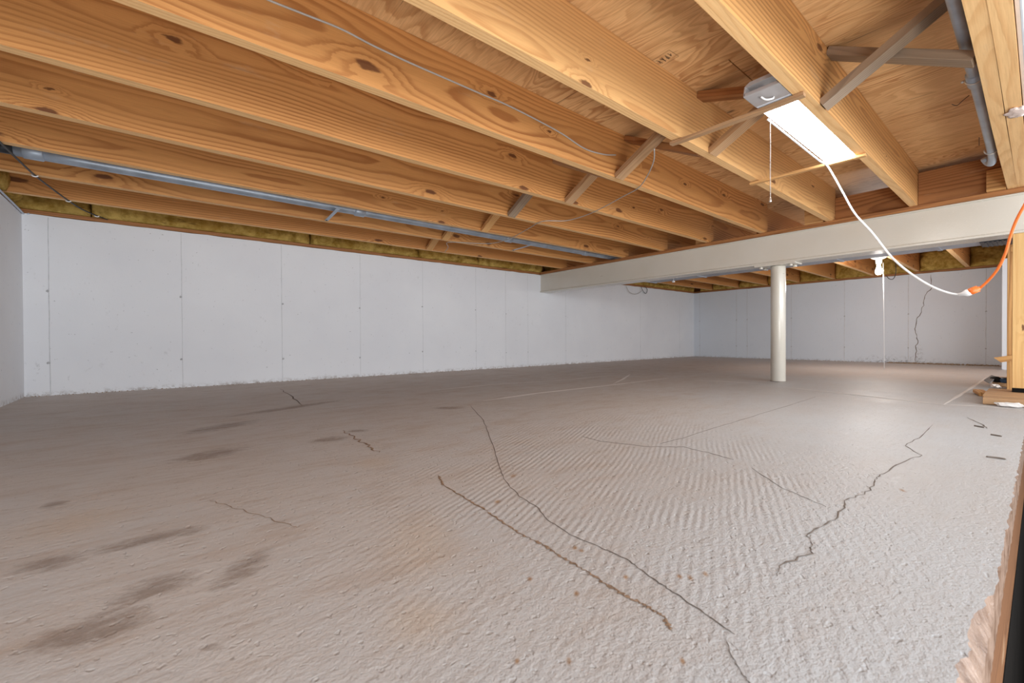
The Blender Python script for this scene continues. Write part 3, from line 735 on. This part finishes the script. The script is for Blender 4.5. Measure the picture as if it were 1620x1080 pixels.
# ------------------------------------------------------------------ cross bridging
def brace(a, b, mat, label, thk=.028, wid=.06, warp=0):
    o = lumber('bridging_brace', a, b, wid, thk, mat, None, (0, .3, 1) if True else None, .001, warp)
    return tag(o, label, 'brace', 'cross bridging between the joists')
XB = 1.88
tops, lows = ZD-.014, ZJ+.016
near = [.503+.443*k for k in range(8)]
names = {-1: 'bay right of the shop light', 0: 'bay of the shop light', 1: 'first bay left of the shop light', 2: 'second bay left of the shop light',
         3: 'third bay left of the shop light', 4: 'fourth bay left of the shop light', 5: 'bay over the long pipe', 6: 'bay next to the long wall'}
for k in range(-1, 7):
    yl = .131 if k == -1 else YS[k]          # far side of the joist on the camera side
    yr = near[k+1]
    xa, xc = (1.85, 1.925) if k == -1 else ((1.93, 1.83) if k % 2 == 0 else (1.84, 1.92))
    # rises from the foot of the farther joist to the head of the nearer
    o = brace((xa, yl+.001, tops), (xa, yr-.002, lows-.012), ('weather', 'batten', 'batten', 'batten', 'weather', 'pale', 'pale', 'pale')[k+1],
              'wood bridging brace rising toward the camera, in the '+names[k])
    o = brace((xc, yl+.001, lows-.002 if k else ZJ+.085), (xc, yr-.002, tops), ('weather', 'brown', 'brown', 'batten', 'brown', 'brown', 'brown', 'brown')[k+1],
              'wood bridging brace falling toward the camera, in the '+names[k])

# ------------------------------------------------------------------ shop light on two battens
zb = ZJ-.006
s1 = lumber('wood_batten', (1.675, .992, zb-.004), (1.684, .508, zb-.004), .026, .012, 'batten', None, (0, 0, 1), .001, .006)
tag(s1, 'bowed grey-brown batten under the near end of the shop light', 'batten', 'battens holding up the shop light')
s2 = lumber('wood_batten', (2.448, .989, zb-.004), (2.462, .504, zb-.004), .024, .012, 'pale', None, (0, 0, 1), .001, -.003)
tag(s2, 'pale straight batten under the far end of the shop light', 'batten', 'battens holding up the shop light')
FX0, FX1, FY0, FY1 = 1.565, 2.485, .543, .655
fxo = empty('shop_light', (FX0, (FY0+FY1)/2, ZJ-.001), 'lit white shop light resting on two battens under the deck', 'lamp')
ln, hw = FX1-FX0, (FY1-FY0)/2
bm = bmesh.new()
secs = [(-hw, .006), (-hw+.004, .036), (-hw+.02, .046), (hw-.02, .046), (hw-.004, .036), (hw, .006), (hw-.004, .006), (hw-.008, .033), (-hw+.008, .033), (-hw+.004, .006)]
va = [bm.verts.new((0, a, b)) for a, b in secs]; vb = [bm.verts.new((ln, a, b)) for a, b in secs]
for i in range(len(secs)): bm.faces.new((va[i], va[(i+1) % 10], vb[(i+1) % 10], vb[i]))
bm.faces.new(va); bm.faces.new(vb)
link('housing', bm_mesh(bm, 'housing'), 'fixture', fxo)
bm = bmesh.new(); add_box(bm, (.155, -hw+.002, .0012), (ln-.012, hw-.002, .012), .003); link('lens', bm_mesh(bm, 'lens'), 'lens', fxo)
bm = bmesh.new(); add_box(bm, (.0, -hw, .001), (.10, hw, .014), .002); link('end_cover', bm_mesh(bm, 'end_cover'), 'fixture', fxo)
bm = bmesh.new(); add_box(bm, (.10, -hw+.001, .0012), (.155, hw-.001, .013), .002)
link('lens_end', bm_mesh(bm, 'lens_end'), plain('frosted_end', srgb(226, 234, 244), .3), fxo)
bm = bmesh.new(); add_box(bm, (ln-.012, -hw, .001), (ln, hw, .034), .003); link('end_cap', bm_mesh(bm, 'end_cap'), 'fixture', fxo)
tube('hook', [Vector((FX0+.03, .61, ZJ-.006)), Vector((FX0+.045, .60, ZJ-.014)), Vector((FX0+.06, .585, ZJ-.012)), Vector((FX0+.07, .585, ZJ-.003))], .003, 'white', fxo, 8)
# pull chain: beads on a cord with a bell end
ch = empty('pull_chain', (1.735, .632, ZJ-.02), 'white beaded pull chain hanging from the shop light', 'chain')
ztop, zbot = ZJ-.02, .0
d0 = (Vector((1.735, .632, 1.1))-CAM).dot(fw)
zbot = H+(530-316)/F*d0
bm = bmesh.new(); z = 0.0
while z > zbot-ztop+.012:
    bmesh.ops.create_icosphere(bm, subdivisions=1, radius=.0021, matrix=Matrix.Translation((.0008*math.sin(z*40), 0, z))); z -= .0048
link('bead_string', bm_mesh(bm, 'bead_string', True), 'chain', ch)
lathe('bell_pull', [(.0015, zbot-ztop+.016), (.003, zbot-ztop+.012), (.0045, zbot-ztop+.002), (.005, zbot-ztop-.001), (.003, zbot-ztop-.003)], 'chain', ch, seg=14)
tube('swivel_ring', [Vector((1.735, .632, ZJ-.022))+Vector((math.sin(a)*.005, 0, math.cos(a)*.006+.006)) for a in [i*math.pi/5 for i in range(11)]], .0012, 'chain', ch, 6, 2)

# cords
def P(x, y, X): return at(x, y, 0, X)
wc = [Vector((1.80, .664, ZJ+.004)), Vector((2.1, .662, ZJ-.001)), Vector((2.36, .655, ZJ-.012)), P(1310, 264, 2.45), P(1331, 300, 2.46), P(1352, 337, 2.46), P(1380, 368, 2.45), P(1410, 406, 2.43), P(1440, 432, 2.42), P(1472, 452, 2.4), P(1500, 463, 2.39), P(1520, 466, 2.38)]
cord = empty('power_cord', P(1520, 466, 2.38), 'white power cord looping down from the shop light', 'cord')
tube('cord', wc, .0042, 'white', cord, 10)
pa, pb = P(1517, 466, 2.38), P(1534, 462, 2.375); dd = (pb-pa).normalized()
tube('plug', [pa, pa+dd*.012, pa+dd*.02, pb-dd*.004, pb+dd*.004], [.006, .008, .013, .0135, .012], 'white', cord, 10, raw=True)
oc = empty('extension_cord', P(1550, 456, 2.37), 'orange extension cord joined to the white plug at right', 'cord')
pe = P(1551, 455, 2.37); pm = P(1534, 461.5, 2.375); dd = (pe-pm).normalized()
tube('socket_end', [pm, pm+dd*.004, pm+dd*.025, pe-dd*.01, pe], [.012, .0135, .0125, .009, .006], 'orange', oc, 10, raw=True)
tube('cord', [pe, P(1563, 444, 2.36), P(1578, 426, 2.34), P(1590, 402, 2.32), P(1599, 372, 2.3), P(1608, 348, 2.28), P(1622, 322, 2.26), P(1640, 290, 2.25), P(1652, 240, 2.25), (2.25, .0, 1.25)], .0042, 'orange', oc, 10)

# ------------------------------------------------------------------ bare bulb
bx, by = 5.72, 1.066
lh = empty('bulb_fixture', (bx, by, ZJ), 'lit bare bulb in a white porcelain holder beyond the beam', 'lamp')
bm = bmesh.new(); add_box(bm, (-.06, -.07, -.012), (.06, .07, -.0005), .002); link('mounting_board', bm_mesh(bm, 'mb'), 'pale', lh)
hol = lathe('porcelain_holder', [(.02, -.085), (.026, -.08), (.027, -.04), (.05, -.03), (.066, -.02), (.066, -.012)], 'porcelain', lh, seg=28)
lathe('bulb', [(.0, -.195), (.014, -.193), (.026, -.182), (.030, -.165), (.028, -.148), (.018, -.115), (.014, -.09), (.014, -.086)], 'bulb', hol, seg=20)
pl_ = bpy.data.lights.new('bulb_light', 'POINT'); pl_.energy = 17; pl_.color = (1, .96, .91); pl_.shadow_soft_size = .05
po = bpy.data.objects.new('bulb_light', pl_); COL.objects.link(po); po.parent = lh; po.location = (0, 0, -.235)
ps = tube('pull_string', [Vector((bx+.03, by-.03, ZJ-.07)), Vector((bx+.06, by-.03, .6)), Vector((bx+.09, by-.03, .012))], .0022, 'white', None, 6)
tag(ps, 'long white pull string hanging from the bare bulb to the floor', 'string')

# ------------------------------------------------------------------ steel pipe along the joists at left
pz, py = 1.222, 2.94
xp0 = at(22, 235, 1, py).x
pipe = empty('steel_pipe', (1.5, py, pz), 'long grey steel pipe hung in the joist bay near the long wall', 'pipe')
tube('pipe_run', [Vector((xp0, py, pz)), Vector((1.5, py, pz+.002)), Vector((B+.35, py, pz))], .029, 'pipe', pipe, 20)
for X in (xp0+.06, 1.05, 2.35, 3.35):
    tube('coupling', [Vector((X-.035, py, pz)), Vector((X-.03, py, pz)), Vector((X+.03, py, pz)), Vector((X+.035, py, pz))], [.029, .0335, .0335, .029], 'pipe', pipe, 20, raw=True)
tube('threaded_end', [Vector((xp0-.06, py, pz)), Vector((xp0, py, pz))], .026, 'pipe_dark', pipe, 16, raw=True)
for i, px in enumerate((528, 832)):
    X = at(px, 330 if i == 0 else 390, 1, py).x
    h = empty('pipe_hanger', (X, py, pz-.03), ('metal strap hanger on the long pipe, nearer the left wall', 'metal strap hanger on the long pipe, nearer the beam')[i], 'hanger', 'strap hangers on the long pipe')
    lumber('strap', (X-.01, py-.12, ZJ+.0015-.004), (X+.01, py+.20, ZJ-.0025), .022, .002, 'pipe', h, (0, 0, 1), 0)
    lathe('screw', [(.003, -.004), (.006, -.002), (.006, 0)], 'pipe_dark', h, (0.008, .19, ZJ-.004-pz+.03), 8)

# ------------------------------------------------------------------ conduit along the doubled joist
cr = .0155
cpts = [(-.3, .155, 1.262), (1.2, .155, 1.262), (1.9, .155, 1.262), (2.3, .154, 1.25), (2.6, .152, 1.228), (3.0, .154, 1.215), (3.10, .156, 1.207), (3.16, .163, 1.20), (3.18, .176, 1.215), (3.17, .186, 1.235)]
con = empty('electrical_conduit', (1.9, .155, 1.262), 'thin grey conduit bent at its end beside the doubled joist', 'conduit')
tube('conduit_run', [Vector(p) for p in cpts], cr, 'pipe', con, 16)
cp = at(1541, 160, 1, .155)
tube('coupling', [Vector((cp.x-.04, .1545, 1.256)), Vector((cp.x-.036, .1545, 1.256)), Vector((cp.x+.036, .1543, 1.251)), Vector((cp.x+.04, .1543, 1.251))], [cr, .021, .021, cr], 'pipe', con, 16, raw=True)
lathe('set_screw', [(.003, 0), (.005, .003), (.005, .009), (.003, .011)], 'chain', con, (cp.x-1.9, .022, -.006), 8, (-1.57, 0, 0))
for xx, yy_, zz_ in ((cp.x-.01, .1545, 1.254), (2.98, .154, 1.2155)):
    bm = bmesh.new(); yo = .0
    pts = [Vector((xx-1.9, math.cos(a)*.0225+yy_-.155, math.sin(a)*.0225+zz_-1.262)) for a in [math.radians(q) for q in range(-200, 30, 23)]]
    tube_bm(bm, pts, .0028, 6); link('strap', bm_mesh(bm, 'strap', True), 'chain', con)
# bent nails poking through the deck
def nail(name, pts, lab, r=.0016):
    o = tube(name, [Vector(p) for p in pts], r, 'crack', None, 6, 3); return tag(o, lab, 'nail', 'nails poking out under the deck')
a = at(1533, 152, 2, ZD-.01); b = at(1514, 166, 2, ZD-.03)
nail('bent_nail', [at(1533, 151, 2, ZD), at(1522, 160, 2, ZD-.02), at(1514, 167, 2, ZD-.03), at(1506, 165, 2, ZD-.03)], 'bent nail sticking out of the deck left of the conduit coupling')
nail('bent_nail', [at(1549, 217, 2, ZD), at(1549, 230, 2, ZD-.015)], 'straight nail sticking out of the deck left of the lower conduit')
nail('bent_nail', [at(1553, 256, 2, ZD), at(1546, 258, 2, ZD-.01), at(1538, 261, 2, ZD-.012)], 'pale bent nail beside the curled conduit end')

# drywall of the stair opening at the top right
dw = empty('drywall_sheet', (1.5, .04, 1.3), 'narrow drywall edge beside the doubled joist at the top right corner', 'drywall')
bm = bmesh.new(); add_box(bm, (-2.1, .0, -.105), (1.9, .0085, .2), .001); link('core', bm_mesh(bm, 'core'), 'drywall', dw)
bm = bmesh.new(); add_box(bm, (-2.1, -.004, -.105), (1.9, -.0002, .2)); link('painted_face', bm_mesh(bm, 'face'), 'drywallblue', dw)
pp = at(1606, 178, 2, ZJ-.002)
bm = bmesh.new(); bmesh.ops.create_icosphere(bm, subdivisions=4, radius=1)
for v in bm.verts:
    k_ = 1+.5*noise.noise(v.co*2.2)+.25*noise.noise(v.co*6); v.co = Vector((v.co.x*.05*k_, v.co.y*.026*k_, v.co.z*.004))
pu = link('plaster_smear', bm_mesh(bm, 'plaster', True), 'putty', None, (pp.x, .062, ZJ-.003)); tag(pu, 'pink-white plaster smear on the doubled joist at right', 'plaster')

# ------------------------------------------------------------------ thin wires
zw = ZJ-.004
g = tube('thin_wire', [at(x, y, 1, YS[2]-.042) for x, y in ((390, -18), (425, 0), (480, 22), (540, 46), (590, 72), (650, 100), (705, 124), (760, 148), (800, 165), (850, 190), (890, 212), (925, 235), (955, 244), (974, 245))], .0032, 'greywire', None, 8)
tag(g, 'thin grey wire running along the side of a joist at top centre', 'wire')
g = tube('thin_wire', [at(x, y, 2, zw) for x, y in ((1035, 236), (1034, 255), (1024, 278), (1010, 297), (985, 311), (950, 330), (925, 341), (895, 349), (858, 350), (835, 362), (805, 378), (775, 385), (740, 384))], .0028, 'greywire', None, 8)
tag(g, 'loose grey wire drooping under the joists left of the battens', 'wire')
g = tube('thin_wire', [at(x, y, 0, 1.852) for x, y in ((1016, 231), (1015, 238), (1013, 247), (1005, 254), (996, 251))], .002, 'greywire', None, 8)
tag(g, 'short curl of thin wire by the bridging left of the shop light', 'wire')
g = tube('thin_wire', [at(x, y, 2, zw-.002) for x, y in ((740, 384), (722, 383), (707, 384), (709, 391), (704, 398))], .0026, 'greywire', None, 8)
tag(g, 'short hooked wire end near the insulation, mid ceiling', 'wire')
bw = empty('black_cable', at(55, 278, 2, zw), 'black cable stapled across the joists at the far left', 'cable')
tube('cable', [at(x, y, 2, zw) for x, y in ((-30, 196), (0, 225), (28, 252), (55, 277), (82, 298), (108, 317), (130, 331), (153, 341), (170, 347))], .0042, 'blackwire', bw, 8)
for x, y in ((55, 277), (108, 317), (153, 341)):
    p = at(x, y, 2, zw)-Vector(bw.location)
    bm = bmesh.new(); pts = [p+Vector((.011*math.cos(t), .0, -.007*math.sin(t))) for t in [i*math.pi/6 for i in range(7)]]
    tube_bm(bm, pts, .0032, 6); link('staple', bm_mesh(bm, 'staple', True), 'white', bw)
g = tube('blue_cable', [(L+.008, 3.0, 1.163), (L+.008, at(0, 305, 0, L+.008).y, 1.156), (L+.009, at(20, 323, 0, L).y, 1.150), (L+.009, at(38, 338, 0, L).y-.02, 1.146), (L+.03, W-.006, 1.148)], .0055, 'bluecable', None, 8)
tag(g, 'pale blue cable along the top of the left wall', 'cable')
g = tube('thin_wire', [at(x, y, 1, W-.03) for x, y in ((990, 451), (995, 461), (1003, 465), (1010, 464), (1016, 459))], .003, 'greywire', None, 6)
tag(g, 'thin grey wire loop hanging on the long wall beyond the beam', 'wire')
g = tube('thin_wire', [at(x, y, 1, W-.03) for x, y in ((1014, 453), (1018, 461), (1022, 464), (1024, 458), (1020, 453))], .0045, 'blackwire', None, 6)
tag(g, 'small black wire loop hanging on the long wall beyond the beam', 'wire')
g = tube('thin_wire', [at(x, y, 0, 6.9) for x, y in ((1417, 392), (1417, 410), (1417, 432), (1413, 441), (1407, 441), (1402, 436))], .004, 'blackwire', None, 6)
tag(g, 'dark wire curl hanging right of the bare bulb', 'wire')

# ------------------------------------------------------------------ posts and debris at the right edge
PY = at(1601, 500, 0, BE+.02).y
post = empty('wood_post', (BE+.05, PY-.044, .036), 'pale square wood post under the beam at the right edge', 'post')
lumber('timber', (BE+.055, PY-.045, .06), (BE+.055, PY-.045, .9265), .088, .088, 'post', post, (0, 1, 0), .002)
bm = bmesh.new(); add_box(bm, (-.037, -.043, .0), (.05, .043, .024), .001); link('foot_pad', bm_mesh(bm, 'foot_pad'), 'black', post)
Y2 = at(1593, 500, 0, 4.35).y
p2 = lumber('wood_stud', (4.37, Y2-.02, .0), (4.37, Y2-.02, ZJ-.001), .088, .038, 'bold', None, (0, 1, 0), .002)
tag(p2, 'orange wood stud standing behind the pale post at right', 'stud')
a = at(1578, 568, 0, 4.33); b = at(1600, 563, 0, 4.33)
p3 = lumber('wood_offcut', (4.31, a.y, a.z-.004), (4.31, Y2-.03, a.z+.012), .036, .036, 'bold', None, (0, 0, 1), .002, 0, .012)
tag(p3, 'short orange offcut sticking out sideways from the stud', 'offcut')
pk = lumber('wood_plank', (3.36, -.30, .018), (3.36, .195, .018), .15, .035, 'batten', None, (0, 0, 1), .004)
tag(pk, 'front scuffed plank lying on the floor at the right edge', 'plank', 'planks under the post')
pk = lumber('wood_plank', (3.68, -.30, .018), (3.68, .205, .018), .46, .034, 'batten', None, (0, 0, 1), .003)
tag(pk, 'wide dusty board lying on the floor under the pale post', 'plank', 'planks under the post')
pk = lumber('wood_plank', (3.72, .215, .012), (3.88, .25, .016), .045, .022, 'bold', None, (0, 0, 1), .003)
tag(pk, 'tiny orange wood stub left of the wide dusty board', 'offcut')
pk = lumber('wood_plank', (4.75, -.3, .02), (4.75, .22, .02), .55, .035, 'batten', None, (0, 0, 1), .003)
tag(pk, 'tan plank on the floor behind the tool and stud', 'plank')
# trowel-like tool
tl = empty('scraper_tool', at(1572, 601, 2, .045), 'grey-bladed scraper with a dark blue handle lying by the post', 'tool')
tl.location = Vector(tl.location)+Vector((-.02, .012, 0)); T0 = Vector(tl.location)-Vector((-.02, .012, 0))
bm = bmesh.new()
q = [at(1561, 602, 2, .045)-T0, at(1573, 594, 2, .06)-T0, at(1581, 597, 2, .06)-T0, at(1571, 607, 2, .045)-T0]
v0 = [bm.verts.new(k_) for k_ in q]; v1 = [bm.verts.new(k_+Vector((0, 0, .006))) for k_ in q]
bm.faces.new(v0); bm.faces.new(v1)
for i in range(4): bm.faces.new((v0[i], v0[(i+1) % 4], v1[(i+1) % 4], v1[i]))
link('blade', bm_mesh(bm, 'blade'), 'greytool', tl)
tube('collar', [at(1575, 599, 2, .055), at(1581, 600, 2, .055), at(1586, 601, 2, .055)], [.016, .022, .016], 'black', tl, 10, raw=True)
tube('handle', [at(1584, 600, 2, .055), at(1591, 601, 2, .055), at(1600, 602, 2, .055), at(1603, 602, 2, .055)], [.014, .02, .019, .012], 'bluehandle', tl, 10, raw=True)
def lump(name, loc, sx, sy, sz, mat, lab, cat, seed):
    bm = bmesh.new(); bmesh.ops.create_icosphere(bm, subdivisions=3, radius=1)
    for v in bm.verts:
        k_ = 1+.55*noise.noise(v.co*1.8+Vector((seed, 0, 0)))+.35*noise.noise(v.co*5+Vector((seed, 3, 0)))
        v.co = Vector((v.co.x*sx*k_, v.co.y*sy*k_, max(-sz*.6, v.co.z*sz*k_)))
    o = link(name, bm_mesh(bm, name), mat, None, loc); return tag(o, lab, cat)
p = at(1597, 642, 2, .005); lump('crumpled_paper', (3.255, p.y, .011), .016, .045, .013, 'paper', 'crumpled white paper against the front plank edge', 'paper', 2)
p = at(1574, 610, 2, .045); lump('crumpled_paper', (p.x, p.y, .043), .03, .02, .012, 'paper', 'small white scrap beside the scraper blade', 'paper', 5)
for i, (x, y, l2) in enumerate(((1449, 659, .05), (1545, 660, .0), (1575, 688, .12), (1496, 690, .0), (1202, 641, .0))):
    pass
# flat slivers of dirt lying near the opening
for x0, y0_, x1, y1_, lab in ((1541, 673, 1557, 676, 'dark wood splinter on the slab, nearer the planks'), (1567, 687, 1585, 690, 'dark wood splinter on the slab, middle of three near the edge'), (1560, 722, 1592, 726, 'long thin dark splinter on the slab nearest the opening')):
    a = at(x0, y0_, 2, .002); b = at(x1, y1_, 2, .002)
    o = tube('wood_splinter', [a, a.lerp(b, .4)+Vector((.002, .001, 0)), b], [.001]+[.003]*11+[.0008], 'crack', None, 6); tag(o, lab, 'splinter', 'splinters on the slab')
